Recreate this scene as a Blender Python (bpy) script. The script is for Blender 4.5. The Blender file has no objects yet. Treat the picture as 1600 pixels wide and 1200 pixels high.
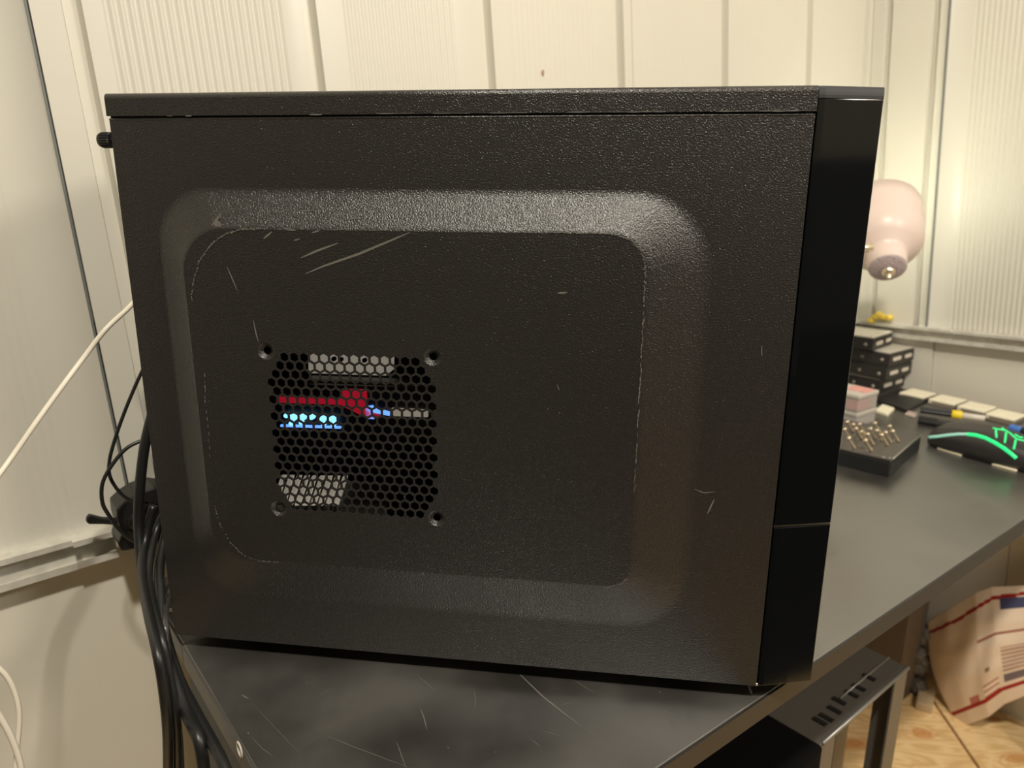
import bpy, bmesh, math, random
from mathutils import Vector, Matrix
from mathutils.geometry import delaunay_2d_cdt
from mathutils.bvhtree import BVHTree
random.seed(7)
S = bpy.context.scene
COL = S.collection
PI = math.pi

# ---------------------------------------------------------------- camera
CAM = Vector((0.3049, -0.4370, 0.3154))
PITCH, ROLL, YAW = -0.2623, -0.0048, 0.1351
F = 1168.44
ROT = Matrix.Rotation(YAW, 3, 'Z') @ Matrix.Rotation(PITCH, 3, 'X') @ Matrix.Rotation(ROLL, 3, 'Y')
cd = bpy.data.cameras.new('camera')
cam = bpy.data.objects.new('camera', cd)
COL.objects.link(cam)
cam.matrix_world = Matrix.Translation(CAM) @ (ROT @ Matrix.Rotation(PI / 2, 3, 'X')).to_4x4()
cd.sensor_width = 36.0
cd.lens = 36.0 * F / 1600.0
cd.clip_start = 0.02
cd.dof.use_dof = True
cd.dof.focus_distance = 0.46
cd.dof.aperture_fstop = 9.0
S.camera = cam

# ---------------------------------------------------------------- light and exposure
W_ = bpy.data.worlds.new('world')
S.world = W_
W_.use_nodes = True
W_.node_tree.nodes['Background'].inputs[0].default_value = (1.0, 0.90, 0.78, 1)
W_.node_tree.nodes['Background'].inputs[1].default_value = 0.05


def area(name, loc, target, size, power, col, sy=None):
    l = bpy.data.lights.new(name, 'AREA')
    l.shape = 'RECTANGLE'
    l.size = size
    l.size_y = sy or size
    l.energy = power
    l.color = col
    o = bpy.data.objects.new(name, l)
    COL.objects.link(o)
    o.location = loc
    o.rotation_euler = (Vector(target) - Vector(loc)).to_track_quat('-Z', 'Y').to_euler()
    return o


area('ceiling_light', (0.50, -0.80, 1.62), (0.40, 0.1, 0), 0.10, 30, (1.0, 0.93, 0.79))
area('added_side_fill', (1.25, -0.38, 0.98), (0.80, 0.35, -0.2), 0.25, 9.0, (1.0, 0.90, 0.78))  # unseen fill added to brighten the envelope, floor and right of the desk
S.view_settings.view_transform = 'Standard'
S.view_settings.look = 'None'
S.view_settings.exposure = 0.0
S.view_settings.gamma = 1.0
S.view_settings.use_curve_mapping = False


# ---------------------------------------------------------------- placing helpers
def ray(u, v):
    return ROT @ Vector(((u - 800) / F, 1, -(v - 600) / F))


def onplane(u, v, n, d):
    n = Vector(n)
    r = ray(u, v)
    return CAM + r * ((d - n.dot(CAM)) / n.dot(r))


def onz(u, v, z=-0.012):
    return onplane(u, v, (0, 0, 1), z)


def ony(u, v, y):
    return onplane(u, v, (0, 1, 0), y)


def atd(u, v, d):
    return CAM + ray(u, v) * d


# wall frame: the shed stands a little out of true to the desk
UP = Vector((-0.0717, -0.0006, 1)).normalized()
WA = Vector((math.cos(.7711), math.sin(.7711), 0))
WA = (WA - UP * WA.dot(UP)).normalized()
WN = UP.cross(WA)
D1, D2 = 0.692, 1.24


def W(al, be, h):
    return CAM + WA * al + WN * be + UP * h


def onleft(u, v, d=D1):
    return onplane(u, v, WN, WN.dot(CAM) + d)


def onright(u, v, d=D2):
    return onplane(u, v, WA, WA.dot(CAM) + d)


# desk frame
DA = math.radians(45.5)
DU = Vector((math.cos(DA), math.sin(DA), 0))
DV = Vector((-math.sin(DA), math.cos(DA), 0))
ZD = -0.012      # desk top
ZF = -0.53       # floor


# ---------------------------------------------------------------- materials
def mat(name, col, rough=.5, metal=0, bump=None, emit=None, estr=0, trans=0, alpha=1, spec=.5, var=None, coat=0, ior=None):
    m = bpy.data.materials.new(name)
    m.use_nodes = True
    nt = m.node_tree
    b = nt.nodes['Principled BSDF']
    b.inputs['Base Color'].default_value = (*col, 1)
    b.inputs['Roughness'].default_value = rough
    b.inputs['Metallic'].default_value = metal
    b.inputs['Specular IOR Level'].default_value = spec
    b.inputs['Transmission Weight'].default_value = trans
    b.inputs['Coat Weight'].default_value = coat
    if ior:
        b.inputs['IOR'].default_value = ior
    if emit:
        b.inputs['Emission Color'].default_value = (*emit, 1)
        b.inputs['Emission Strength'].default_value = estr
    tc = nt.nodes.new('ShaderNodeTexCoord')
    if bump:
        sc, st, dist = bump
        n = nt.nodes.new('ShaderNodeTexNoise')
        n.inputs['Scale'].default_value = sc
        n.inputs['Detail'].default_value = 2
        nt.links.new(tc.outputs['Object'], n.inputs['Vector'])
        bp = nt.nodes.new('ShaderNodeBump')
        bp.inputs['Strength'].default_value = st
        bp.inputs['Distance'].default_value = dist
        nt.links.new(n.outputs['Fac'], bp.inputs['Height'])
        nt.links.new(bp.outputs['Normal'], b.inputs['Normal'])
    if var:
        sc, c2, lo, hi = var[:4]
        n = nt.nodes.new('ShaderNodeTexNoise')
        n.inputs['Scale'].default_value = sc
        n.inputs['Detail'].default_value = 5
        nt.links.new(tc.outputs['Object'], n.inputs['Vector'])
        r = nt.nodes.new('ShaderNodeValToRGB')
        r.color_ramp.elements[0].position = lo
        r.color_ramp.elements[1].position = hi
        r.color_ramp.elements[0].color = (*col, 1)
        r.color_ramp.elements[1].color = (*c2, 1)
        nt.links.new(n.outputs['Fac'], r.inputs['Fac'])
        nt.links.new(r.outputs['Color'], b.inputs['Base Color'])
        if len(var) > 4:
            mr = nt.nodes.new('ShaderNodeMapRange')
            mr.inputs['From Min'].default_value = lo
            mr.inputs['From Max'].default_value = hi
            mr.inputs['To Min'].default_value = var[4]
            mr.inputs['To Max'].default_value = var[5]
            nt.links.new(n.outputs['Fac'], mr.inputs['Value'])
            nt.links.new(mr.outputs['Result'], b.inputs['Roughness'])
    return m


M = {}
M['coat'] = mat('black_powder_coat', (.0195, .0172, .0152), .31, 0, (1150, .80, .0006), spec=.8)
M['gloss'] = mat('gloss_black_plastic', (.004, .0045, .005), .07)
M['lip'] = mat('satin_black_plastic', (.02, .021, .022), .55)
M['inside'] = mat('dark_inner_steel', (.006, .006, .006), .6)
M['black'] = mat('black_plastic', (.012, .012, .012), .42)
M['cable'] = mat('black_cable_jacket', (.012, .012, .012), .4)
M['wcable'] = mat('white_cable_jacket', (.80, .74, .62), .45)
M['wall'] = mat('cream_painted_steel', (.66, .63, .55), .34, 0, (60, .05, .002), var=(3, (.69, .66, .575), .35, .65))
M['seam'] = mat('grey_sheet_edge', (.16, .17, .16), .5)
M['galv'] = mat('galvanised_steel', (.66, .64, .57), .36, .35, (80, .1, .001), var=(60, (.80, .78, .71), .4, .6))
M['desk'] = mat('black_laminate', (.024, .022, .019), .36, spec=1.0, ior=2.1, metal=0, bump=(1500, .12, .0003), var=(9, (.060, .055, .048), .40, .66, .28, .42))
M['deskedge'] = mat('grey_edge_band', (.07, .064, .056), .38)
M['steel'] = mat('bright_steel', (.7, .68, .64), .28, 1)
M['brass'] = mat('brass', (.85, .72, .52), .28, .85)
M['scuff'] = mat('scuffed_bare_metal', (.15, .138, .12), .5, 0, (3000, .6, .0003))
M['dust'] = mat('pale_dust', (.55, .52, .46), .7)
M['red'] = mat('red_plastic_self_glow', (.55, .01, .03), .35, emit=(1, .02, .06), estr=.25)  # weak emission put into the trim so it looks lit inside the case
M['white_int'] = mat('white_label_self_glow', (.8, .74, .62), .5, emit=(.9, .8, .65), estr=.22)  # slight glow painted in for light on the white parts behind the vent
M['led'] = mat('cyan_led', (.5, .8, 1), .3, emit=(.22, .62, 1), estr=1.7)
M['ledblue'] = mat('blue_led', (.2, .4, .9), .3, emit=(.15, .36, 1), estr=1.3)
M['lamp'] = mat('pinkish_white_lamp_plastic', (.76, .62, .56), .38, spec=.5)
M['lampcap'] = mat('pale_lilac_ribbed_plastic', (.60, .50, .50), .55, 0, (400, .8, .002))
M['bulb'] = mat('lit_bulb', (1, 1, .9), .3, emit=(.93, 1, .80), estr=8)
M['drive'] = mat('black_drive_casting', (.022, .019, .018), .38)
M['drivetop'] = mat('brushed_drive_cover', (.62, .58, .50), .40, .15)
M['label'] = mat('pale_edge_sticker', (.72, .66, .56), .5)
M['hole'] = mat('screw_hole_steel', (.42, .38, .34), .4, .6)
M['clear'] = mat('frosted_clear_plastic', (.80, .74, .68), .25, trans=.55, ior=1.3)
M['pink'] = mat('pink_plastic_inside', (.80, .10, .13), .4)
M['cream'] = mat('cream_lid', (.86, .80, .62), .5)
M['creamside'] = mat('brown_grey_tray', (.20, .17, .13), .5)
M['yellow'] = mat('yellow_plastic', (.85, .62, .02), .4)
M['yfoam'] = mat('yellow_foam', (.90, .66, .10), .7, 0, (400, .8, .002))
M['clearw'] = mat('milky_plastic', (.80, .74, .65), .3, trans=.3)
M['blue'] = mat('blue_plastic', (.06, .18, .55), .35)
M['mouse'] = mat('mouse_matte_shell', (.030, .026, .025), .42)
M['mousel'] = mat('mouse_grey_side', (.020, .018, .018), .36)
M['green'] = mat('lit_green_light_guide', (.02, .5, .15), .3, emit=(.02, .80, .22), estr=.95)
M['teal'] = mat('teal_light_guide_end', (.35, .6, .5), .3, emit=(.3, .75, .55), estr=.35)
M['padm'] = mat('cream_glide_pad', (.9, .82, .6), .4)
M['env'] = None
M['rackm'] = mat('grey_painted_steel', (.11, .102, .09), .36, .1)
M['racke'] = mat('worn_steel_edge', (.28, .27, .25), .35, .5)
M['wood'] = mat('raw_pine', (.12, .09, .06), .6)
M['grime'] = mat('grey_wadding', (.14, .125, .105), .8, 0, (120, 1, .01))
M['cardb'] = mat('tan_cardboard', (.50, .38, .23), .75)


# ---------------------------------------------------------------- mesh helpers
def link(name, me, m, parent=None):
    o = bpy.data.objects.new(name, me)
    COL.objects.link(o)
    if m:
        me.materials.append(m)
    if parent:
        o.parent = parent
    return o


def obj(name, bm, m, parent=None, smooth=None, bevel=0, seg=2, recalc=True):
    if recalc:
        bmesh.ops.recalc_face_normals(bm, faces=bm.faces)
    me = bpy.data.meshes.new(name)
    if smooth is True:
        for f in bm.faces:
            f.smooth = True
    bm.to_mesh(me)
    bm.free()
    o = link(name, me, m, parent)
    if bevel:
        md = o.modifiers.new('bevel', 'BEVEL')
        md.width = bevel
        md.segments = seg
        md.limit_method = 'ANGLE'
        md.angle_limit = .6
        for p in me.polygons:
            p.use_smooth = False
    return o


def tag(o, label=None, cat=None, group=None, kind=None):
    if label:
        o['label'] = label
    if cat:
        o['category'] = cat
    if group:
        o['group'] = group
    if kind:
        o['kind'] = kind
    return o


def empty(name, loc=(0, 0, 0)):
    o = bpy.data.objects.new(name, None)
    o.empty_display_size = .02
    COL.objects.link(o)
    o.location = loc
    return o


def thing(name, loc, label, cat, group=None):
    o = empty(name, loc)
    bpy.context.view_layer.update()
    return tag(o, label, cat, group)


def under(o, parent):
    """parent while keeping world-space vertices (parent is an unrotated empty)"""
    o.parent = parent
    o.matrix_parent_inverse = Matrix.Translation(-Vector(parent.location))
    return o


def hexa(bm, c8):
    vs = [bm.verts.new(c) for c in c8]
    for f in ((0, 1, 2, 3), (7, 6, 5, 4), (0, 4, 5, 1), (1, 5, 6, 2), (2, 6, 7, 3), (3, 7, 4, 0)):
        bm.faces.new([vs[i] for i in f])
    return vs


def obox(bm, o, ax, ay, az):
    """box from corner o with edge vectors"""
    o, ax, ay, az = map(Vector, (o, ax, ay, az))
    return hexa(bm, [o, o + ax, o + ax + ay, o + ay, o + az, o + ax + az, o + ax + ay + az, o + ay + az])


def box(bm, x0, x1, y0, y1, z0, z1):
    return obox(bm, (x0, y0, z0), (x1 - x0, 0, 0), (0, y1 - y0, 0), (0, 0, z1 - z0))


def prism(bm, poly, d):
    """poly: list of 3D points, extruded by vector d"""
    d = Vector(d)
    a = [bm.verts.new(Vector(p)) for p in poly]
    b = [bm.verts.new(Vector(p) + d) for p in poly]
    n = len(a)
    bm.faces.new(a)
    bm.faces.new(b[::-1])
    for i in range(n):
        bm.faces.new((a[i], b[i], b[(i + 1) % n], a[(i + 1) % n]))


def frame(t):
    t = t.normalized()
    h = Vector((0, 0, 1)) if abs(t.z) < .9 else Vector((1, 0, 0))
    x = t.cross(h).normalized()
    return x, x.cross(t).normalized()


def tube(bm, pts, r, n=10, cap=True, spline=True):
    pts = [Vector(p) for p in pts]
    rs = r if isinstance(r, (list, tuple)) else [r] * len(pts)
    if spline and len(pts) > 2:
        P, R_ = [], []
        for i in range(len(pts) - 1):
            p0 = pts[max(i - 1, 0)]
            p1, p2 = pts[i], pts[i + 1]
            p3 = pts[min(i + 2, len(pts) - 1)]
            for k in range(7):
                t = k / 7
                P.append(.5 * ((2 * p1) + (p2 - p0) * t + (2 * p0 - 5 * p1 + 4 * p2 - p3) * t * t + (3 * p1 - p0 - 3 * p2 + p3) * t ** 3))
                R_.append(rs[i] * (1 - t) + rs[i + 1] * t)
        P.append(pts[-1])
        R_.append(rs[-1])
        pts, rs = P, R_
    rings = []
    px = None
    for i, p in enumerate(pts):
        t = (pts[min(i + 1, len(pts) - 1)] - pts[max(i - 1, 0)])
        x, y = frame(t)
        if px is not None:
            t = t.normalized()
            x = (px - t * px.dot(t)).normalized()
            y = x.cross(t)
        px = x
        rings.append([bm.verts.new(p + (x * math.cos(2 * PI * k / n) + y * math.sin(2 * PI * k / n)) * rs[i]) for k in range(n)])
    for a, b in zip(rings, rings[1:]):
        for k in range(n):
            f = bm.faces.new((a[k], a[(k + 1) % n], b[(k + 1) % n], b[k]))
            f.smooth = True
    if cap:
        bm.faces.new(rings[0][::-1])
        bm.faces.new(rings[-1])


def lathe(bm, o, axis, prof, n=32, flute=0, xa=None):
    """prof: list of (radius, distance along axis)"""
    o = Vector(o)
    axis = Vector(axis).normalized()
    x, y = frame(axis)
    rings = []
    for r, h in prof:
        if r < 1e-6:
            rings.append([bm.verts.new(o + axis * h)])
            continue
        ring = []
        for k in range(n):
            rr = r * (1 - flute * (k % 2))
            a = 2 * PI * k / n
            ring.append(bm.verts.new(o + axis * h + (x * math.cos(a) + y * math.sin(a)) * rr))
        rings.append(ring)
    for a, b in zip(rings, rings[1:]):
        for k in range(n):
            k2 = (k + 1) % n
            vs = []
            if len(a) == 1:
                vs = (a[0], b[k2], b[k])
            elif len(b) == 1:
                vs = (a[k], a[k2], b[0])
            else:
                vs = (a[k], a[k2], b[k2], b[k])
            f = bm.faces.new(vs)
            f.smooth = not flute


# ================================================================ SETTING: walls
RIB0, RIBS = 0.2973, 0.1926
PITCHC = 0.0072


def wall_panel(name, P, s0, s1, h0, h1, m, corr=None, ribs=(), step=0.0, parent=None, h_n=2):
    """sheet between s0 and s1; P(s, off, h) gives points, off > 0 is away from the room; ribs: grooves; corr: (c0, c1) fine corrugation"""
    prof = {}

    def put(s, o):
        if s0 - 1e-9 <= s <= s1 + 1e-9:
            prof[round(s, 6)] = o
    put(s0, 0)
    put(s1, 0)
    for c, w, dep in ribs:
        for ds, o in ((-w / 2 - .0012, 0), (-w / 2, 0), (-w / 2 + .0022, dep), (w / 2 - .0022, dep), (w / 2, 0), (w / 2 + .0012, 0)):
            put(c + ds, o)
    if corr:
        c0, c1, amp = corr
        k = int((c1 - c0) / PITCHC)
        for i in range(k * 8 + 1):
            s = c0 + i * PITCHC / 8
            put(s, amp * .5 * (1 - math.cos(2 * PI * i / 8)))
    ss = sorted(prof)
    bm = bmesh.new()
    hs = [h0, h1]
    g = [[bm.verts.new(P(s, prof[s] + step, h)) for h in hs] for s in ss]
    for i in range(len(ss) - 1):
        f = bm.faces.new((g[i][0], g[i + 1][0], g[i + 1][1], g[i][1]))
        f.smooth = bool(corr) and corr[0] <= ss[i] <= corr[1]
    # turned edges to the back give the sheet its thickness
    for i in (0, -1):
        s = ss[i]
        a = [bm.verts.new(P(s, prof[s] + step + .004, h)) for h in hs]
        bm.faces.new((g[i][0], g[i][1], a[1], a[0]))
    return obj(name, bm, m, parent, recalc=False)


def PL(s, o, h):
    return W(s, D1 + o, h)


def PR(s, o, h):
    return W(D2 + o, s, h)


HT = 1.0
wl = tag(empty('wall_left', W(.5, D1, 0)), kind='structure')
wr = tag(empty('wall_right', W(D2, 0, 0)), kind='structure')
bpy.context.view_layer.update()


def addw(par, *a, **k):
    return under(wall_panel('panel', *a, **k), par)


# upper sheets of the left wall, split at the ribs
addw(wl, PL, -1.6, .0785, -.262, HT, M['wall'], corr=(-1.2, .045, .0004), step=0.0)
addw(wl, PL, .0795, .2973 + .02, -.262, HT, M['wall'], corr=(.128, .276, .0023), ribs=((.1075, .014, .011), (.2973, .013, .011)), step=-.0025)
for k in range(5):
    a = RIB0 + RIBS * k + .02
    b = RIB0 + RIBS * (k + 1) + .02
    if k == 4:
        b = D2
    amp = .0011 if k == 0 else .0003
    rb = [(RIB0 + RIBS * (k + 1), .014, .011)] if k < 4 else [(1.222, .013, .011)]
    addw(wl, PL, a, b, -.262, HT, M['wall'], corr=(a + .012, b - .055, amp), ribs=rb, step=-.0025 + (.0012 if k == 1 else 0))
# lower sheets of the left wall
for a, b in ((-1.6, .30), (.302, D2 + .0)):
    addw(wl, PL, a, b, -1.3, -.265, M['wall'], step=.004)
# right wall
addw(wr, PR, .5745, D1 - .003, -.262, HT, M['wall'], ribs=((.664, .011, .009), (.592, .011, .009)))
for k in range(9):
    b = .5735 - .1926 * k
    addw(wr, PR, b - .192, b, -.262, HT, M['wall'], corr=(b - .170, b - .030, .0011), ribs=((b - .012, .008, .004),) if k else (), step=.0015)
for a, b in ((.425, .561), (.10, .4235), (-1.4, .099)):
    addw(wr, PR, a, b, -1.3, -.265, M['wall'], step=.004)
addw(wr, PR, .562, D1, -1.3, -.265, M['wall'], step=.001)
# dark laps where sheets overlap
for par, P, s in ((wl, PL, .0775), (wr, PR, .5735)):
    bm = bmesh.new()
    o = P(s - .0007, -.0022, -.262)
    prism(bm, [P(s - .0008, -.0028, -.262), P(s + .0008, -.0028, -.262), P(s + .0008, .002, -.262), P(s - .0008, .002, -.262)], UP * (HT + .262))
    under(obj('lap_edge', bm, M['seam']), par)
# small rust spot on the left wall
bm = bmesh.new()
c = onleft(849, 113, D1 - .003)
prism(bm, [c + WA * (.0013 * math.cos(t)) + UP * (.0030 * math.sin(t)) for t in [2 * PI * k / 10 for k in range(10)]], WN * .0006)
under(obj('rust_spot', bm, mat('rust', (.42, .24, .09), .8)), wl)


# rails (C-channel girts)
def rail(name, P, s0, s1, h0, h1, depth, parent):
    t = .0013
    prof = [(0, h1), (-depth, h1), (-depth, h1 - .0048), (-depth + t, h1 - .0048), (-depth + t, h1 - t), (-t * 2, h1 - t),
            (-t * 2, h0 + t), (-depth + t, h0 + t), (-depth + t, h0 + .0058), (-depth, h0 + .0058), (-depth, h0), (0, h0)]
    bm = bmesh.new()
    a = [bm.verts.new(P(s0, o, h)) for o, h in prof]
    b = [bm.verts.new(P(s1, o, h)) for o, h in prof]
    n = len(prof)
    for i in range(n):
        bm.faces.new((a[i], b[i], b[(i + 1) % n], a[(i + 1) % n]))
    bm.faces.new(a)
    bm.faces.new(b[::-1])
    return under(obj(name, bm, M['galv']), parent)


t1 = tag(empty('trim_1', W(.5, D1, -.27)), kind='structure')
t2 = tag(empty('trim_2', W(D2, .3, -.27)), kind='structure')
bpy.context.view_layer.update()
rail('rail', PL, -1.5, .0335, -.2812, -.2548, .0115, t1)
rail('rail', PL, .0290, .0600, -.2795, -.2555, .0150, t1)
rail('rail', PL, .30, D2 - .012, -.2812, -.2548, .0115, t1)
rail('rail', PR, -1.4, D1 - .0, -.2790, -.2575, .0115, t2)
bm = bmesh.new()
bmesh.ops.create_uvsphere(bm, u_segments=12, v_segments=8, radius=.0017, matrix=Matrix.Translation(onright(1486, 518, D2 - .012)))
under(obj('rivet', bm, M['galv'], smooth=True), t2)

# two unseen plain walls added behind the camera for the bezel to reflect
RM = [W(-1.75, D1 + .01, 0), W(D2 + .01, D1 + .01, 0), W(D2 + .01, -1.55, 0), W(-1.75, -1.55, 0)]


def plainwall(name, a, b, z0, z1):
    n = Vector((0, 0, 1)).cross(b - a).normalized()
    bm = bmesh.new()
    a, b = Vector((a.x, a.y, 0)), Vector((b.x, b.y, 0))
    prism(bm, [a + Vector((0, 0, z0)), b + Vector((0, 0, z0)), b + Vector((0, 0, z1)), a + Vector((0, 0, z1))], -n * .02)
    return tag(obj(name, bm, M['wall']), kind='structure')


plainwall('unseen_wall_back', RM[2], RM[3], .385, 1.75)  # both walls start high so the lower reflections stay dark
plainwall('unseen_wall_front', RM[3], RM[0], .385, 1.75)
# floor of plywood sheets
def plywood():
    m = bpy.data.materials.new('plywood')
    m.use_nodes = True
    nt = m.node_tree
    b = nt.nodes['Principled BSDF']
    b.inputs['Roughness'].default_value = .6
    tc = nt.nodes.new('ShaderNodeTexCoord')
    mp = nt.nodes.new('ShaderNodeMapping')
    mp.inputs['Rotation'].default_value = (0, 0, math.radians(20))
    mp.inputs['Scale'].default_value = (6, 22, 4)
    nt.links.new(tc.outputs['Object'], mp.inputs['Vector'])
    n = nt.nodes.new('ShaderNodeTexNoise')
    n.inputs['Scale'].default_value = 1.0
    n.inputs['Detail'].default_value = 3
    n.inputs['Distortion'].default_value = 1.2
    nt.links.new(mp.outputs[0], n.inputs['Vector'])
    wv = nt.nodes.new('ShaderNodeMath')
    wv.operation = 'SINE'
    mu = nt.nodes.new('ShaderNodeMath')
    mu.operation = 'MULTIPLY'
    mu.inputs[1].default_value = 42
    nt.links.new(n.outputs['Fac'], mu.inputs[0])
    r = nt.nodes.new('ShaderNodeValToRGB')
    r.color_ramp.elements[0].position = 0
    r.color_ramp.elements[0].color = (.86, .62, .33, 1)
    r.color_ramp.elements[1].position = 1
    r.color_ramp.elements[1].color = (.70, .46, .20, 1)
    mr = nt.nodes.new('ShaderNodeMapRange')
    mr.inputs['From Min'].default_value = -1
    nt.links.new(wv.outputs[0], mr.inputs['Value'])
    nt.links.new(mr.outputs[0], r.inputs['Fac'])
    # knots at their own places in the sheet
    last = None
    for (kx, ky, ex, ey) in KNOTS:
        sb = nt.nodes.new('ShaderNodeVectorMath')
        sb.operation = 'SUBTRACT'
        sb.inputs[1].default_value = (kx, ky, ZF)
        nt.links.new(tc.outputs['Object'], sb.inputs[0])
        ro = nt.nodes.new('ShaderNodeMapping')
        ro.inputs['Rotation'].default_value = (0, 0, math.radians(-8))
        nt.links.new(sb.outputs[0], ro.inputs['Vector'])
        sc_ = nt.nodes.new('ShaderNodeVectorMath')
        sc_.operation = 'MULTIPLY'
        sc_.inputs[1].default_value = (1 / ex, 1 / ey, 0)
        nt.links.new(ro.outputs[0], sc_.inputs[0])
        ln = nt.nodes.new('ShaderNodeVectorMath')
        ln.operation = 'LENGTH'
        nt.links.new(sc_.outputs[0], ln.inputs[0])
        if last is None:
            last = ln.outputs['Value']
        else:
            mi = nt.nodes.new('ShaderNodeMath')
            mi.operation = 'MINIMUM'
            nt.links.new(last, mi.inputs[0])
            nt.links.new(ln.outputs['Value'], mi.inputs[1])
            last = mi.outputs[0]
    ad = nt.nodes.new('ShaderNodeMath')
    ad.operation = 'ADD'
    ad.inputs[1].default_value = .5
    nt.links.new(last, ad.inputs[0])
    dv = nt.nodes.new('ShaderNodeMath')
    dv.operation = 'DIVIDE'
    dv.inputs[0].default_value = 16
    nt.links.new(ad.outputs[0], dv.inputs[1])
    a2 = nt.nodes.new('ShaderNodeMath')
    a2.operation = 'ADD'
    nt.links.new(mu.outputs[0], a2.inputs[0])
    nt.links.new(dv.outputs[0], a2.inputs[1])
    nt.links.new(a2.outputs[0], wv.inputs[0])
    r2 = nt.nodes.new('ShaderNodeValToRGB')
    r2.color_ramp.elements[0].position = .35
    r2.color_ramp.elements[0].color = (.80, .58, .42, 1)
    r2.color_ramp.elements[1].position = 1.15
    r2.color_ramp.elements[1].color = (1, 1, 1, 1)
    nt.links.new(last, r2.inputs['Fac'])
    mx = nt.nodes.new('ShaderNodeMix')
    mx.data_type = 'RGBA'
    mx.blend_type = 'MULTIPLY'
    mx.inputs[0].default_value = 1
    nt.links.new(r.outputs[0], mx.inputs[6])
    nt.links.new(r2.outputs[0], mx.inputs[7])
    nt.links.new(mx.outputs[2], b.inputs['Base Color'])
    return m


KNOTS = [(*onz(u, v, ZF).xy, ex, ey) for u, v, ex, ey in ((1441, 1146, .028, .016), (1335, 1162, .035, .020), (1553, 1124, .018, .010), (1590, 1185, .03, .016))]
M['ply'] = plywood()
fl = tag(empty('floor', (.5, .3, ZF)), kind='structure')
bpy.context.view_layer.update()
ga, gb = onz(1455, 1090, ZF), onz(1530, 1200, ZF)
gd = (ga - gb).normalized()
gp = Vector((-gd.y, gd.x, 0))
if gp.x > 0:
    gp = -gp
for sgn in (1, -1):
    bm = bmesh.new()
    o = gb + gp * (.0022 * sgn) + Vector((0, 0, -.018))
    obox(bm, o - gd * 1.1, gd * 2.2, gp * (1.2 * sgn), (0, 0, .018))
    under(obj('plywood_sheet', bm, M['ply'], bevel=.0015), fl)
bm = bmesh.new()
box(bm, -3, 4, -3, 4, ZF - .05, ZF - .02)
under(obj('subfloor', bm, M['inside']), fl)  # dark base; plywood is cut short so the bezel reflects this instead

# ================================================================ DESK
desk = thing('desk', DU * .6 + DV * -.1 + Vector((0, 0, ZD)), 'black laminate corner desk with a square-cut grey edge under the computer tower', 'desk')


def dp(s, t, z):
    return DU * s + DV * t + Vector((0, 0, z))


TH = .0165
bm = bmesh.new()
obox(bm, dp(.006, -.290, ZD - TH), DU * 1.150, DV * .2918, (0, 0, TH))
o1 = under(obj('desktop_board', bm, M['desk'], bevel=.0007), desk)
bm = bmesh.new()
obox(bm, dp(.006, .0030, ZD - TH), DU * 1.150, DV * .110, (0, 0, TH))
under(obj('desktop_board', bm, M['desk'], bevel=.0007), desk)
# edge bands
bm = bmesh.new()
obox(bm, dp(.0045, -.2905, ZD - TH + .0002), DU * .0016, DV * .2920, (0, 0, TH - .0008))
under(obj('edge_band', bm, M['deskedge']), desk)
bm = bmesh.new()
obox(bm, dp(.0045, .0032, ZD - TH + .0002), DU * .0016, DV * .108, (0, 0, TH - .0008))
under(obj('edge_band', bm, M['deskedge']), desk)
bm = bmesh.new()
obox(bm, dp(.0045, -.2918, ZD - TH + .0002), DU * 1.150, DV * .0020, (0, 0, TH - .0008))
under(obj('edge_band', bm, mat('charcoal_edge_band', (.019, .017, .015), .45)), desk)
bm = bmesh.new()
obox(bm, dp(.012, -.275, ZF), DU * .012, DV * .30, (0, 0, ZD - TH - ZF))
under(obj('end_panel', bm, mat('charcoal_end_panel', (.028, .026, .023), .5), bevel=.001), desk)
# oval cover cap on the side band
c = onplane(375, 1171, DU, .0043)
bm = bmesh.new()
lathe(bm, c, -DU, [(0, .0), (.0035, .0), (.0035, .0008), (.0048, .0008), (.0052, .0)], 24)
under(obj('cam_lock_cap', bm, M['label'], smooth=True), desk)
# legs: square tubes + apron rails under the top
for s, t in ((.05, -.25), (.05, .06), (1.118, -.285), (1.1, .03)):
    bm = bmesh.new()
    obox(bm, dp(s, t, ZF), DU * .03, DV * .03, (0, 0, ZD - TH - ZF))
    under(obj('leg', bm, M['rackm'], bevel=.002), desk)
bm = bmesh.new()
obox(bm, dp(.05, -.22, ZD - TH - .03), DU * .025, DV * .26, (0, 0, .03))
under(obj('apron', bm, M['inside'], bevel=.001), desk)
bm = bmesh.new()
obox(bm, dp(.08, .045, ZD - TH - .03), DU * 1.02, DV * .02, (0, 0, .03))
under(obj('apron', bm, M['rackm'], bevel=.001), desk)


def ribbon(bm, pts, w, nrm, lift=.00015, taper=True):
    """thin raised strip following pts on a surface with normal nrm"""
    nrm = Vector(nrm)
    L = []
    n = len(pts)
    for i, p in enumerate(pts):
        t = (pts[min(i + 1, n - 1)] - pts[max(i - 1, 0)]).normalized()
        s = t.cross(nrm).normalized()
        k = w * (.25 + .75 * math.sin(PI * (i + .5) / n)) if taper else w
        L.append((bm.verts.new(p + s * k / 2 + nrm * lift), bm.verts.new(p - s * k / 2 + nrm * lift)))
    for a, b in zip(L, L[1:]):
        bm.faces.new((a[0], a[1], b[1], b[0]))


def sub(pts, k=6):
    out = []
    for a, b in zip(pts, pts[1:]):
        for i in range(k):
            out.append(a.lerp(b, i / k))
    out.append(pts[-1])
    return out


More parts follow.
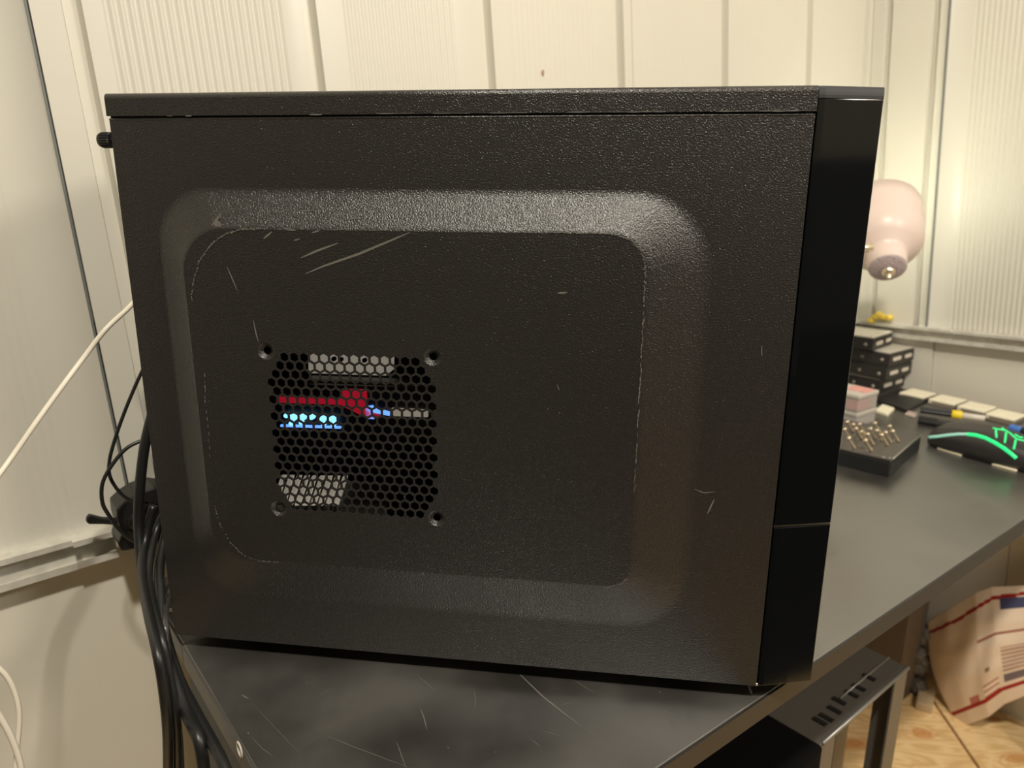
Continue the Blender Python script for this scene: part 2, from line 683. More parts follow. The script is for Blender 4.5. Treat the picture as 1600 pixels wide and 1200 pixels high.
bm = bmesh.new()
for pl, w in (([(806, 1048), (850, 1090), (870, 1106), (909, 1136)], .0011), ([(915, 1140), (935, 1155)], .0005),
              ([(657, 1108), (662, 1120), (667, 1140)], .0006), ([(393, 1152), (410, 1170), (430, 1184)], .0003),
              ([(510, 1150), (560, 1170), (640, 1200)], .00035), ([(845, 1141), (880, 1152)], .0003),
              ([(1030, 1108), (1052, 1117)], .0006), ([(875, 1103), (895, 1097)], .0004), ([(738, 1075), (743, 1090), (742, 1110)], .0003),
              ([(652, 1055), (680, 1080)], .0004), ([(378, 1086), (388, 1092)], .0009), ([(895, 1062), (930, 1083)], .0003),
              ([(1290, 870), (1310, 862)], .0005), ([(395, 1100), (470, 1180)], .00018), ([(830, 1155), (845, 1168)], .0004),
              ([(1020, 1182), (1060, 1172)], .0003), ([(620, 1160), (634, 1200)], .0004), ([(500, 1085), (520, 1075)], .0003)):
    ribbon(bm, sub([onz(u, v, ZD) for u, v in pl]), w, (0, 0, 1))
for k in range(24):
    u, v = random.uniform(340, 1130), random.uniform(1030, 1195)
    p = onz(u, v, ZD)
    if p.dot(DV) < -.286 or p.dot(DU) < .01:
        continue
    a = random.uniform(0, PI)
    l = random.uniform(.0003, .0009)
    d = Vector((math.cos(a), math.sin(a), 0)) * l
    ribbon(bm, [p - d, p, p + d], random.uniform(.0003, .0007), (0, 0, 1))
under(tag(obj('scratch', bm, M['scuff'], recalc=False), kind='stuff'), desk)

# ================================================================ COMPUTER TOWER
CW, CH, CD = 0.4071, 0.366, 0.165
tower = thing('computer_tower', (CW / 2, CD / 2, ZD), 'black steel computer tower with raised side panel and honeycomb fan vent on the desk corner', 'computer')


def part(name, bm, m, **k):
    return under(obj(name, bm, m, **k), tower)


# --- side panel
RZ = .012
ZT = CH - .0142     # panel top


def rrect(x0, x1, z0, z1, rad, n=10):
    """rounded rect; rad = (BL, BR, TR, TL)"""
    pts = []
    for (cx, cz, r, a0) in ((x0 + rad[0], z0 + rad[0], rad[0], PI), (x1 - rad[1], z0 + rad[1], rad[1], 1.5 * PI),
                            (x1 - rad[2], z1 - rad[2], rad[2], 0), (x0 + rad[3], z1 - rad[3], rad[3], .5 * PI)):
        for k in range(n + 1):
            a = a0 + .5 * PI * k / n
            pts.append(Vector((cx + r * math.cos(a), cz + r * math.sin(a))))
    return pts


def fillsides(pts, n=10, m=14):
    """subdivide the straight runs so loops pair up"""
    out = []
    N = len(pts)
    for i in range(N):
        a, b = pts[i], pts[(i + 1) % N]
        out.append(a)
        if (i + 1) % (n + 1) == 0:
            for k in range(1, m):
                out.append(a.lerp(b, k / m))
    return out


OUT = fillsides(rrect(.024, .360, .036, .312, (.034, .040, .045, .034)))
INN = fillsides(rrect(.0455, .3220, .0715, .2885, (.026, .016, .022, .028)))


def cdt(bm, loops, holes, y, test=None):
    verts, edges = [], []
    for L in loops + holes:
        i0 = len(verts)
        verts += [Vector(p) for p in L]
        edges += [(i0 + k, i0 + (k + 1) % len(L)) for k in range(len(L))]
    r = delaunay_2d_cdt(verts, edges, [], 0, 1e-7)
    vs = [bm.verts.new((p.x, y, p.y)) for p in r[0]]

    def inside(p, L):
        c = False
        j = len(L) - 1
        for i in range(len(L)):
            if (L[i][1] > p[1]) != (L[j][1] > p[1]) and p[0] < (L[j][0] - L[i][0]) * (p[1] - L[i][1]) / (L[j][1] - L[i][1]) + L[i][0]:
                c = not c
            j = i
        return c
    boxes = [(min(q[0] for q in H), max(q[0] for q in H), min(q[1] for q in H), max(q[1] for q in H), H) for H in holes]
    for f in r[2]:
        c = sum((r[0][i] for i in f), Vector((0, 0))) / len(f)
        if not inside(c, loops[0]):
            continue
        if any(a < c.x < b and e < c.y < d and inside(c, H) for a, b, e, d, H in boxes):
            continue
        try:
            fc = bm.faces.new([vs[i] for i in f])
            fc.normal_update()
            if fc.normal.y > 0:
                fc.normal_flip()
        except ValueError:
            pass


FX, FZ, FS = .0941, .1098, .105
HEX = []
cx0, cz0 = FX + FS / 2 + .0005, FZ + FS / 2 - .0005
PX, PZ, HR = .00638, .00553, .00292
cnt = [14, 15, 16] + [17 - (k % 2) for k in range(13)] + [16, 15, 14]
for r_, n_ in enumerate(cnt):
    z = cz0 + (9 - r_) * PZ
    for k in range(n_):
        x = cx0 + (k - (n_ - 1) / 2) * PX
        HEX.append([Vector((x + HR * math.sin(PI / 3 * i), z + HR * math.cos(PI / 3 * i))) for i in range(6)])
CIR, DIM = [], []
for i, (x, z) in enumerate(((FX, FZ + FS), (FX + FS, FZ + FS), (FX + FS, FZ), (FX, FZ))):
    CIR.append((x, z))
    DIM.append([Vector((x + .0056 * math.cos(2 * PI * k / 24), z + .0056 * math.sin(2 * PI * k / 24))) for k in range(24)])

bm = bmesh.new()
x0p, x1p = .0010, CW - .0003
cdt(bm, [[Vector((x0p, .0)), Vector((x1p, .0)), Vector((x1p, ZT)), Vector((x0p, ZT))]], [OUT], 0)
cdt(bm, [INN], HEX + DIM, -RZ)
NL = 10
b_ = .16
rings = []
for j in range(NL + 1):
    t = j / NL
    h = (t * t / (2 * b_)) if t < b_ else (t - b_ / 2)
    h = h / (1 - b_ / 2)
    e = 0
    ring = []
    for p, q in zip(OUT, INN):
        c = p.lerp(q, t)
        ring.append(bm.verts.new((c.x, -RZ * h, c.y)))
    rings.append(ring)
for a, b in zip(rings, rings[1:]):
    for k in range(len(a)):
        f = bm.faces.new((a[k], a[(k + 1) % len(a)], b[(k + 1) % len(a)], b[k]))
        f.smooth = True
        f.normal_update()
        if f.normal.y > 0:
            f.normal_flip()
# screw dimples
for i, (x, z) in enumerate(CIR):
    prof = ((.0056, 0), (.0050, .0002), (.0040, .0016), (.0024, .0020)) + (() if i != 3 else ((.0012, .0012), (.0001, .0011)))
    pr = None
    for r, d in prof:
        ring = [bm.verts.new((x + r * math.cos(2 * PI * k / 24), -RZ + d, z + r * math.sin(2 * PI * k / 24))) for k in range(24)]
        if pr:
            for k in range(24):
                f = bm.faces.new((pr[k], pr[(k + 1) % 24], ring[(k + 1) % 24], ring[k]))
                f.smooth = True
                f.normal_update()
                if f.normal.y > 0:
                    f.normal_flip()
        pr = ring
bmesh.ops.remove_doubles(bm, verts=bm.verts, dist=1e-6)
sp = part('side_panel', bm, M['coat'], recalc=False)
md = sp.modifiers.new('sheet', 'SOLIDIFY')
md.thickness = .0009
md.offset = -1

# panel seam: rolled top edge of side panel, pale where worn
bm = bmesh.new()
tube(bm, [(x0p, .0004, ZT - .0006), (x1p - .001, .0004, ZT - .0006)], .0007, 8, spline=False)
under(tag(obj('rolled_edge', bm, M['coat'])), sp)

# scuffs on the side panel
bm = bmesh.new()
NY = Vector((0, -1, 0))


def spx(u, v, y=-RZ):
    return ony(u, v, y)


for pl, w, y in (([(477, 428), (505, 416), (560, 397), (610, 376), (641, 363)], .0014, -RZ), ([(470, 403), (495, 392), (528, 380)], .0013, -RZ),
                 ([(355, 417), (362, 433), (371, 454)], .0008, -RZ), ([(396, 500), (400, 520), (404, 535)], .0009, -RZ),
                 ([(412, 373), (425, 362)], .0012, -RZ), ([(487, 364), (500, 360)], .0009, -RZ), ([(459, 376), (469, 373)], .0008, -RZ),
                 ([(871, 458), (886, 457)], .0012, -RZ), ([(1085, 764), (1100, 770), (1118, 768)], .0007, 0), ([(1105, 803), (1116, 780)], .0010, 0),
                 ([(1190, 540), (1190, 556)], .0006, 0), ([(330, 354), (345, 334)], .0014, -.0105), ([(540, 343), (560, 341)], .0009, -.009),
                 ([(870, 600), (874, 610)], .0005, -RZ), ([(325, 715), (338, 735)], .0009, -.010), ([(443, 357), (462, 360)], .0013, -RZ)):
    ribbon(bm, sub([spx(u, v, y - .00005) for u, v in pl]), w, NY)


def wear(pl, y, w, dens, jit=.0004):
    pts = sub([spx(u, v, y) for u, v in pl], 14)
    for a, b in zip(pts, pts[1:]):
        if random.random() > dens:
            continue
        j = Vector((random.uniform(-jit, jit), 0, random.uniform(-jit, jit)))
        ribbon(bm, [a + j, a.lerp(b, .5) + j, b + j], w * random.uniform(.3, 1), NY, .0003)


RY = -RZ - .0001
wear([(300, 470), (302, 440), (312, 408), (328, 385), (350, 366), (380, 358), (418, 357)], RY, .0014, .95)
wear([(418, 357), (520, 358), (640, 359)], RY, .0008, .35)
wear([(860, 362), (930, 364), (960, 366), (985, 374), (1000, 388), (1007, 408), (1008, 430)], RY, .0013, .9)
wear([(1008, 430), (1006, 480), (1002, 560), (997, 660), (991, 770)], RY, .0009, .75)
wear([(318, 560), (322, 640), (330, 720)], RY, .0008, .5)
wear([(336, 790), (345, 822), (362, 850), (382, 868), (405, 876), (438, 878)], RY, .0012, .7)
wear([(945, 918), (970, 912), (980, 904)], RY, .0014, .8)
wear([(163, 181), (300, 181), (560, 179)], -.0006, .0009, .18, .0002)
wear([(560, 178), (980, 175), (1270, 173)], -.0006, .0006, .6, .0001)
for k in range(30):
    u, v = random.uniform(300, 1200), random.uniform(200, 900)
    if 410 < u < 700 and 540 < v < 820:
        continue
    y = -RZ if 310 < u < 990 and 375 < v < 860 else (0 if u > 1110 or v < 290 else None)
    if y is None:
        continue
    p = spx(u, v, y - .0002)
    ribbon(bm, [p, p + Vector((.0004, 0, .0002)), p + Vector((.0007, 0, .0001))], .0005, NY)
under(tag(obj('scuff_mark', bm, M['scuff'], recalc=False), kind='stuff'), sp)
# pale chipped patch
bm = bmesh.new()
prism(bm, [spx(u, v, -.0108) for u, v in ((333, 350), (340, 344), (348, 354), (341, 358))], (0, -.0004, 0))
under(obj('chip', bm, M['scuff']), sp)

# --- top cover with folded lip
bm = bmesh.new()
# one continuous cross-section (front lip, rounded edge, top, back lip)
R0 = .0030
pf = [(-.0008, ZT + .0012)] + [(-.0008 + R0 - R0 * math.cos(a), CH - R0 + R0 * math.sin(a)) for a in [PI / 2 * k / 6 for k in range(7)]] + [(CD, CH), (CD, ZT)]
inn = [(CD - .0012, ZT), (CD - .0012, CH - .0012), (.0004 + R0, CH - .0012), (.0004, CH - R0 - .0012), (.0004, ZT + .0012)]
sec = pf + inn
va = [bm.verts.new((0, y, z)) for y, z in sec]
vb = [bm.verts.new((CW, y, z)) for y, z in sec]
for i in range(len(sec)):
    f = bm.faces.new((va[i], vb[i], vb[(i + 1) % len(sec)], va[(i + 1) % len(sec)]))
    f.smooth = 1 <= i <= 6
bm.faces.new(va)
bm.faces.new(vb[::-1])
part('top_cover', bm, M['coat'])

# --- inner chassis
bm = bmesh.new()
box(bm, .003, CW - .001, CD - .004, CD - .002, .001, CH - .002)
part('motherboard_tray', bm, M['inside'])
bm = bmesh.new()
box(bm, .001, .0025, .0012, CD - .001, .001, ZT - .001)
part('rear_panel', bm, M['coat'])
bm = bmesh.new()
box(bm, .003, CW - .001, .002, CD - .004, .0005, .002)
part('bottom_panel', bm, M['coat'])
bm = bmesh.new()
box(bm, CW - .060, CW - .058, .012, CD - .006, .004, CH - .004)
part('drive_bay_wall', bm, M['inside'])
bm = bmesh.new()
box(bm, .002, CW - .001, .0022, .004, ZT - .012, CH - .0016)
part('top_gap_blocker', bm, M['inside'])  # added strip that blocks light leaking through the cover seam
bm = bmesh.new()
box(bm, .0012, .0028, .0012, CD - .005, ZT - .004, CH - .0016)
part('rear_gap_blocker', bm, M['inside'])  # added to close the rear end of the same leaking gap
for x, y in ((.04, .030), (.04, .135), (.365, .030), (.365, .135)):
    bm = bmesh.new()
    lathe(bm, (x, y, ZD), (0, 0, 1), [(0, 0), (.010, 0), (.0115, .004), (.012, .0125), (0, .0125)], 24)
    part('foot', bm, M['black'])

# --- front bezel, upper and lower piece
BX, BY = .0363, .0103


def bezel(name, z0, z1, top, m='gloss'):
    plan = [(CW + .0006, .0004), (CW + .004, .0006), (CW + BX * .55, BY * .52), (CW + BX, BY), (CW + BX + .0008, BY + .0060), (CW + BX + .006, .03), (CW + BX + .008, CD / 2), (CW + BX + .006, CD - .02), (CW + BX, CD - .01), (CW + .0006, CD)]
    bm = bmesh.new()
    lv = [(z0, 0)]
    if top:
        lv += [(z1 - .0045, .0001), (z1 - .003, .0005), (z1 - .0010, .0012), (z1, .0026)]
    else:
        lv += [(z1, 0)]
    cxx, cyy = CW + .02, CD / 2
    rings = []
    for z, inset in lv:
        ring = []
        for x, y in plan:
            yy = y + inset * (1 if y < cyy else -1) * (.6 if y != CD / 2 else 0)
            xx = x - (inset * .02 if x > CW + .01 else 0)
            ring.append(bm.verts.new((xx, yy, z)))
        rings.append(ring)
    n = len(plan)
    for a, b in zip(rings, rings[1:]):
        for k in range(n):
            bm.faces.new((a[k], a[(k + 1) % n], b[(k + 1) % n], b[k])).smooth = False
    bm.faces.new(rings[0][::-1])
    bm.faces.new(rings[-1])
    return part(name, bm, M[m], bevel=0 if top else .0005, seg=2)


ZS = ony(1250, 821, .005).z
bezel('front_bezel', ZS + .0006, CH - .0066, False)
bezel('bezel_lip', CH - .0064, CH - .0003, True, 'lip')
bezel('front_bezel', .0002, ZS - .0004, False)
bm = bmesh.new()
prism(bm, [(CW + .0007, .0012, ZS - .0006), (CW + BX, BY + .0008, ZS - .0006), (CW + BX, CD - .02, ZS - .0006), (CW + .001, CD - .01, ZS - .0006)], (0, 0, .0014))
part('bezel_seam', bm, M['hole'])
bm = bmesh.new()
lathe(bm, ony(1181, 1071, .0002) + Vector((.0004, 0, .0008)), (0, -1, 0), [(.0009, -.001), (.0009, .0002), (0, .0004)], 10)
part('corner_rivet', bm, M['steel'])


def thumbscrew(u, v, m, r, ex=0):
    c = ony(u, v, .0062)
    c.x = -ex
    bm = bmesh.new()
    lathe(bm, c, (-1, 0, 0), [(.0016, -.002 - ex), (.0016, .0030)], 12)
    ax = [(0, .0030), (r * .92, .0030), (r, .0038), (r, .0090), (r * .9, .0100)]
    lathe(bm, c, (-1, 0, 0), ax, 40, .10)
    lathe(bm, c, (-1, 0, 0), [(r * .88, .0095), (r * .84, .0108), (r * .6, .0116), (0, .0118)], 24)
    part('thumbscrew', bm, m, recalc=True)


thumbscrew(158, 219, M['black'], .0048)
thumbscrew(251, 950, M['steel'], .0042, .0045)

# --- what shows through the vent
def quadprism(name, pl, y, m, d=.004):
    bm = bmesh.new()
    prism(bm, [ony(u, v, y) for u, v in pl], (0, d, 0))
    return part(name, bm, m)


quadprism('graphics_card_shroud', [(425, 600), (700, 606), (700, 690), (425, 684)], .052, M['black'], .06)
quadprism('red_trim', [(432, 620), (536, 624), (536, 633), (432, 629)], .0505, M['red'], .0013)
quadprism('red_trim', [(534, 608), (572, 609), (574, 640), (598, 652), (574, 654), (534, 634)], .0500, M['red'], .0015)
quadprism('light_strip', [(438, 664), (532, 667), (532, 670), (438, 667)], .0495, M['ledblue'], .0018)
for k, (u, v, r) in enumerate(((447, 650, 5), (457, 653, 7), (471, 652, 8), (486, 652, 6), (504, 655, 6), (519, 656, 7), (455, 662, 5), (470, 661, 4), (505, 663, 4), (520, 664, 4))):
    c = ony(u, v, .0485)
    bm = bmesh.new()
    rr = r / F * .48
    prism(bm, [c + Vector((rr * math.cos(t), 0, rr * .8 * math.sin(t))) for t in [2 * PI * k / 8 for k in range(8)]], (0, .003, 0))
    part('led', bm, M['led'])
quadprism('fan_plate', [(570, 636), (582, 634), (584, 655), (572, 654)], .0500, M['ledblue'], .002)
quadprism('blue_led_bar', [(584, 638), (608, 644), (608, 650), (584, 645)], .0500, M['ledblue'], .002)
quadprism('bracket_plate', [(612, 638), (668, 641), (668, 652), (612, 650)], .0490, M['white_int'], .002)
quadprism('cooler_label', [(482, 548), (604, 551), (603, 587), (482, 583)], .060, M['white_int'], .02)
for u, v in ((523, 560), (534, 561), (571, 562)):
    c = ony(u, v, .0598)
    bm = bmesh.new()
    lathe(bm, c, (0, -1, 0), [(.0016, 0), (.0016, .003), (0, .003)], 12)
    part('cooler_screw', bm, M['black'])
for k in range(9):
    u = 430 + k * 12
    v = 746
    quadprism('cable_shroud_slat', [(u + 9, 744 + k * .2), (u + 16, 744 + k * .2), (u + 2, 790), (u - 6, 790)], .062, M['white_int'], .003)
quadprism('cable_shroud', [(540, 752), (612, 758), (600, 806), (440, 800)], .068, mat('olive_grey_plate', (.10, .10, .085), .5), .003)
quadprism('card_edge', [(480, 592), (690, 600), (690, 606), (480, 598)], .045, mat('dark_taupe_metal', (.09, .075, .06), .4), .01)

# ================================================================ CABLES
def cable(name, pts, r, m, label, cat='cable', group=None):
    bm = bmesh.new()
    tube(bm, pts, r, 12)
    o = obj(name, bm, m, recalc=True)
    return tag(o, label, cat, group)


cable('cable', [onleft(u, v, d) for u, v, d in ((-60, 815, .50), (0, 740, .55), (60, 655, .56), (100, 600, .565), (130, 560, .57), (165, 515, .57), (200, 482, .58), (228, 452, .59))],
      .0017, M['wcable'], 'white cable rising from the left edge to behind the tower')
cable('cable', [onleft(u, v, d) for u, v, d in ((-25, 1030, .50), (0, 1046, .5), (16, 1066, .5), (27, 1096, .5), (30, 1125, .5), (27, 1165, .5), (24, 1205, .5), (22, 1260, .5))],
      .0016, M['wcable'], 'thin white cable curling down at the lower left, outer one of two')
cable('cable', [onleft(u, v, d) for u, v, d in ((-40, 1060, .48), (0, 1120, .48), (20, 1158, .48), (33, 1200, .48), (40, 1260, .48))],
      .0018, M['wcable'], 'white cable slanting steeply into the bottom left corner of the photo')
cable('cable', [onleft(u, v, .60) for u, v in ((232, 560), (215, 595), (196, 640), (180, 685), (171, 720), (172, 745), (186, 768), (203, 781), (230, 786))],
      .0013, M['cable'], 'thin black cable bowing left behind the upper rear of the tower')
cable('cable', [onleft(u, v, .59) for u, v in ((235, 688), (218, 690), (196, 702), (174, 728), (160, 756), (160, 785), (170, 805), (185, 826), (205, 843), (225, 850))],
      .0014, M['cable'], 'thin black cable making a wide loop beside the clamp')
PS = -.018


def ons(u, v, s=PS):
    p = onleft(u, v, .572)
    q = onplane(u, v, DU, s)
    if p.dot(DU) < s:
        return p
    t = min(1, max(0, (p.z - ZD + .01) / .09))
    t = t * t * (3 - 2 * t)
    return q.lerp(p, t)


cable('cable', [ons(u, v) for u, v in ((240, 640), (232, 670), (224, 710), (218, 770), (217, 830), (224, 900), (240, 960), (262, 1030), (290, 1110), (312, 1160), (322, 1240))],
      .0036, M['cable'], 'thick black power cable hanging down the rear of the tower')
cable('cable', [ons(u, v, -.012) for u, v in ((268, 800), (258, 840), (250, 880), (250, 930), (258, 990), (280, 1060), (310, 1120), (345, 1185), (365, 1240))],
      .0034, M['cable'], 'thick black cable running down beside the desk end, nearest the desk')
cable('cable', [ons(u, v, -.024) for u, v in ((262, 790), (244, 830), (233, 890), (236, 930), (250, 985), (262, 1040), (270, 1090), (276, 1150), (278, 1240))],
      .0026, M['cable'], 'black cable behind the grey one at the rear foot of the tower')
cable('cable', [onleft(276, 900, .565), onleft(263, 935, .56)] + [ons(u, v, -.020) for u, v in ((258, 970), (262, 1025), (270, 1075), (279, 1140), (283, 1200), (284, 1260))],
      .0021, mat('grey_sheened_jacket', (.055, .052, .048), .25), 'glossy dark grey cable hanging straight below the silver thumbscrew')
cable('cable', [ons(u, v, -.03) for u, v in ((240, 790), (226, 850), (222, 900), (232, 960), (246, 1020), (256, 1080), (262, 1150), (262, 1260))],
      .0030, M['cable'], 'black cable outermost on the wall side of the bundle below the clamp')

# clamp on the rail
cl = thing('clamp', onleft(205, 862, .63), 'black clamp with a tapered lever handle at the end of the left wall rail', 'clamp')
bm = bmesh.new()
prism(bm, [onleft(u, v, .642) for u, v in ((182, 796), (197, 782), (214, 771), (240, 762), (262, 764), (262, 856), (232, 858), (213, 858), (190, 862), (184, 850), (190, 836), (184, 815))], WN * .034)
under(obj('body', bm, M['black'], bevel=.0015), cl)
bm = bmesh.new()
hp = [onleft(u, v, .650) for u, v in ((136, 810), (140, 805), (160, 810), (184, 812), (184, 821), (160, 819.5), (139, 819.5), (135, 816))]
prism(bm, hp, WN * .006)
under(obj('lever_handle', bm, M['black'], bevel=.001), cl)
bm = bmesh.new()
lathe(bm, onleft(213, 815, .641), WN, [(0, -.003), (.006, -.003), (.007, 0), (.007, .004)], 20)
under(obj('pivot_knob', bm, M['black']), cl)
bm = bmesh.new()
prism(bm, [onleft(u, v, .60) for u, v in ((232, 850), (247, 846), (247, 872), (239, 880), (233, 868))], WN * .001)
tag(obj('tag', bm, mat('pale_yellow_paper', (.62, .55, .30), .6)), 'pale yellow scrap of paper among the cables below the clamp', 'tag')

# ================================================================ LAMP
LC = atd(1387, 419, 1.00)
ax = (ROT @ Vector((.20, .60, .78))).normalized()
lamp = thing('desk_lamp', onz(1300, 640, ZD), 'pinkish white desk lamp head facing the wall, seen past the tower', 'lamp')
bm = bmesh.new()
k = 1.0 / F
prof = [(27.5 * k, .001), (28.5 * k, .004), (29 * k, .012), (30 * k, .022), (34 * k, .027), (45 * k, .034), (55 * k, .044), (59.5 * k, .056), (60.5 * k, .066), (61 * k, .076), (63 * k, .080), (64 * k, .094), (64 * k, .120),
        (62.5 * k, .120), (62 * k, .100), (58 * k, .080), (50 * k, .056), (28 * k, .04), (0, .038)]
lathe(bm, LC, ax, prof, 48)
under(obj('lamp_shade', bm, M['lamp']), lamp)
bm = bmesh.new()
lathe(bm, LC, ax, [(0, -.0012), (6 * k, -.0012), (9 * k, -.0005), (24 * k, -.0005), (27 * k, .0006), (27.4 * k, .003), (0, .003)], 64)
under(obj('end_cap', bm, M['lampcap']), lamp)
bm = bmesh.new()
sc = LC + ROT @ Vector((.001, 0, -.006))
lathe(bm, sc, -ax, [(.0085, -.001), (.0075, .0025), (.005, .004), (.0030, .0045), (.0026, .011), (.0014, .012), (0, .012)], 20)
under(obj('switch', bm, M['brass']), lamp)
bm = bmesh.new()
p = atd(1356, 387, .985)
lathe(bm, p, ROT @ Vector((.9, -.3, .1)), [(0, -.012), (.006, -.012), (.0065, 0), (.0045, .001), (.0045, .006), (0, .007)], 16)
under(obj('pivot_screw', bm, M['brass']), lamp)
bm = bmesh.new()
q = atd(1330, 384, 1.0)
tube(bm, [p, q, atd(1290, 420, 1.02), atd(1205, 700, .98), ], .006, 12, spline=False)
under(obj('arm', bm, M['lamp']), lamp)
base = atd(1205, 700, .98)
bm = bmesh.new()
lathe(bm, (base.x, base.y, ZD), (0, 0, 1), [(0, 0), (.05, 0), (.05, .010), (.045, .014), (.012, .016), (.008, max(.02, base.z - ZD + .01)), (0, max(.02, base.z - ZD + .01))], 32)
under(obj('base', bm, M['lamp']), lamp)
bm = bmesh.new()
bmesh.ops.create_uvsphere(bm, u_segments=20, v_segments=12, radius=.022, matrix=Matrix.Translation(LC + ax * .088))
under(obj('bulb', bm, M['bulb'], smooth=True), lamp)
pl = bpy.data.lights.new('lamp_light', 'POINT')
pl.energy = .44
pl.color = (.90, 1, .82)
pl.shadow_soft_size = .02
po = bpy.data.objects.new('lamp_light', pl)
COL.objects.link(po)
po.location = LC + ax * .118

# ================================================================ THINGS ON THE DESK
# hard drives, squared to the walls
HA = (WA - Vector((0, 0, 1)) * WA.z).normalized()
HN = Vector((-HA.y, HA.x, 0))
dcor = onz(1381, 617, ZD)
DT = .0232


def drive(off_a, off_n, z, ang, label, topm, LA=.094, LN=.12):
    c = dcor + HA * off_a + HN * off_n
    a = Matrix.Rotation(math.radians(ang), 3, 'Z') @ HA
    n = Vector((-a.y, a.x, 0))
    t = thing('hard_drive', (c.x, c.y, z), label, 'hard drive', 'stack of bare hard drives')
    o = Vector((c.x, c.y, z))
    bm = bmesh.new()
    obox(bm, o, a * LA, n * LN, (0, 0, DT - .0030))
    under(obj('casting', bm, M['drive'], bevel=.0012), t)
    bm = bmesh.new()
    obox(bm, o + a * .0015 + n * .0015 + Vector((0, 0, DT - .0030)), a * (LA - .003), n * (LN - .003), (0, 0, .0028))
    under(obj('cover', bm, topm, bevel=.0007), t)
    # end face slots (stickers) and side screw holes
    for s, w in ((.012, .026), (.050, .022)):
        bm = bmesh.new()
        pts = []
        zc = z + DT * .45
        for kk in range(16):
            an = 2 * PI * kk / 16
            pts.append(o + a * (s + w / 2 + math.copysign(w / 2 - .003, math.cos(an)) + .003 * math.cos(an)) - n * .0004 + Vector((0, 0, DT * .45 + .0032 * math.sin(an))))
        prism(bm, pts, n * .0008)
        under(obj('edge_sticker', bm, M['label']), t)
    for s in (.012, .045, .09):
        bm = bmesh.new()
        lathe(bm, o + n * s + Vector((0, 0, DT * .4)), -a, [(0, .0006), (.0016, .0006), (.0017, 0), (.0028, .0003), (.003, -.001)], 14)
        under(obj('screw_hole', bm, M['hole']), t)
    for s in (.008, .074):
        bm = bmesh.new()
        lathe(bm, o + a * s + n * .008 + Vector((0, 0, DT - .0004)), (0, 0, 1), [(.0022, 0), (.0020, .0008), (0, .0008)], 14)
        under(obj('cover_screw', bm, M['steel']), t)
    return t


drive(.004, .010, ZD, 0, 'bare hard drive at the bottom of the stack behind the clear boxes', M['drivetop'])
drive(.000, .001, ZD + DT, 0, 'black hard drive second from the bottom of the stack', M['drive'])
drive(.002, .000, ZD + 2 * DT, 0, 'black hard drive with a silver cover just under the top one of the stack', M['drivetop'])
drive(-.012, .022, ZD + 3 * DT, 6, 'hard drive with a bright silver cover on top of the stack', mat('bright_drive_cover', (.85, .82, .72), .4, .1), LA=.076)

# small clear boxes with pink contents
c0 = onz(1337, 669, ZD)
BA = HA
BN = HN
for k, (lab, h) in enumerate((('small frosted plastic box under the pink one beside the black pin box', .022), ('small clear plastic box with pink contents on top of another box', .025))):
    z = ZD + (.0 if k == 0 else .0225)
    t = thing('plastic_box', (c0.x, c0.y, z), lab, 'box')
    o = Vector((c0.x, c0.y, z)) + HA * (-.001 * k)
    w, l = .050, .05
    bm = bmesh.new()
    obox(bm, o, BA * w, BN * l, (0, 0, h - .006))
    under(obj('body', bm, M['clear'], bevel=.001), t)
    bm = bmesh.new()
    obox(bm, o - BA * .001 - BN * .001 + Vector((0, 0, h - .006)), BA * (w + .002), BN * (l + .002), (0, 0, .0055))
    under(obj('lid', bm, M['clearw'], bevel=.001), t)
    bm = bmesh.new()
    if k:
        obox(bm, o + BA * .003 + BN * .003 + Vector((0, 0, .002)), BA * .030, BN * .040, (0, 0, h - .010))
        under(obj('contents', bm, M['pink'], bevel=.002), t)
        bm = bmesh.new()
        obox(bm, o + BA * .020 + BN * .002 + Vector((0, 0, h - .0004)), BA * .026, BN * .030, (0, 0, .0006))
        under(obj('lid_label', bm, mat('faded_red_label', (.72, .33, .30), .5)), t)
    else:
        obox(bm, o + BA * .006 + BN * .006 + Vector((0, 0, .002)), BA * .030, BN * .035, (0, 0, h - .012))
        under(obj('contents', bm, mat('grey_blue_parts', (.30, .32, .38), .4), bevel=.002), t)

# black flat box with brass pins
A0, B0 = onz(1393, 719, .0095), onz(1440, 679, .0095)
L0 = onz(1313, 704, .0095)
e1 = (B0 - A0)
e2 = (L0 - A0).normalized()
e2 = (e2 - e1.normalized() * e2.dot(e1.normalized())).normalized()
bx = thing('flat_box', (A0.x, A0.y, ZD), 'flat black box on the desk holding a cluster of metal pins', 'box')
bm = bmesh.new()
obox(bm, Vector((A0.x, A0.y, ZD)), e1, e2 * .115, (0, 0, .0215 - .003))
under(obj('body', bm, M['black'], bevel=.0015), bx)
bm = bmesh.new()
obox(bm, Vector((A0.x, A0.y, ZD + .0187)) , e1, e2 * .115, (0, 0, .0028))
under(obj('top_plate', bm, mat('brown_black_plate', (.055, .048, .042), .35), bevel=.0012), bx)
bm = bmesh.new()
tube(bm, [A0 + Vector((0, 0, .0002)) + e1 * .02, A0 + e1 * .98 + Vector((0, 0, .0002))], .0011, 8, spline=False)
under(obj('trim_strip', bm, M['racke']), bx)
for u, v in ((1355, 704), (1380, 715), (1390, 716)):
    bm = bmesh.new()
    lathe(bm, onz(u, v, .0093), (0, 0, 1), [(.0018, 0), (.0018, .001), (0, .001)], 10)
    under(obj('rivet', bm, M['racke']), bx)
pin0 = None
tips = ((1322, 672), (1329, 686), (1335, 664), (1340, 671), (1348, 676), (1355, 690), (1358, 680), (1362, 671), (1369, 662), (1372, 674), (1380, 681), (1386, 677), (1392, 667), (1397, 675), (1345, 664), (1326, 660))
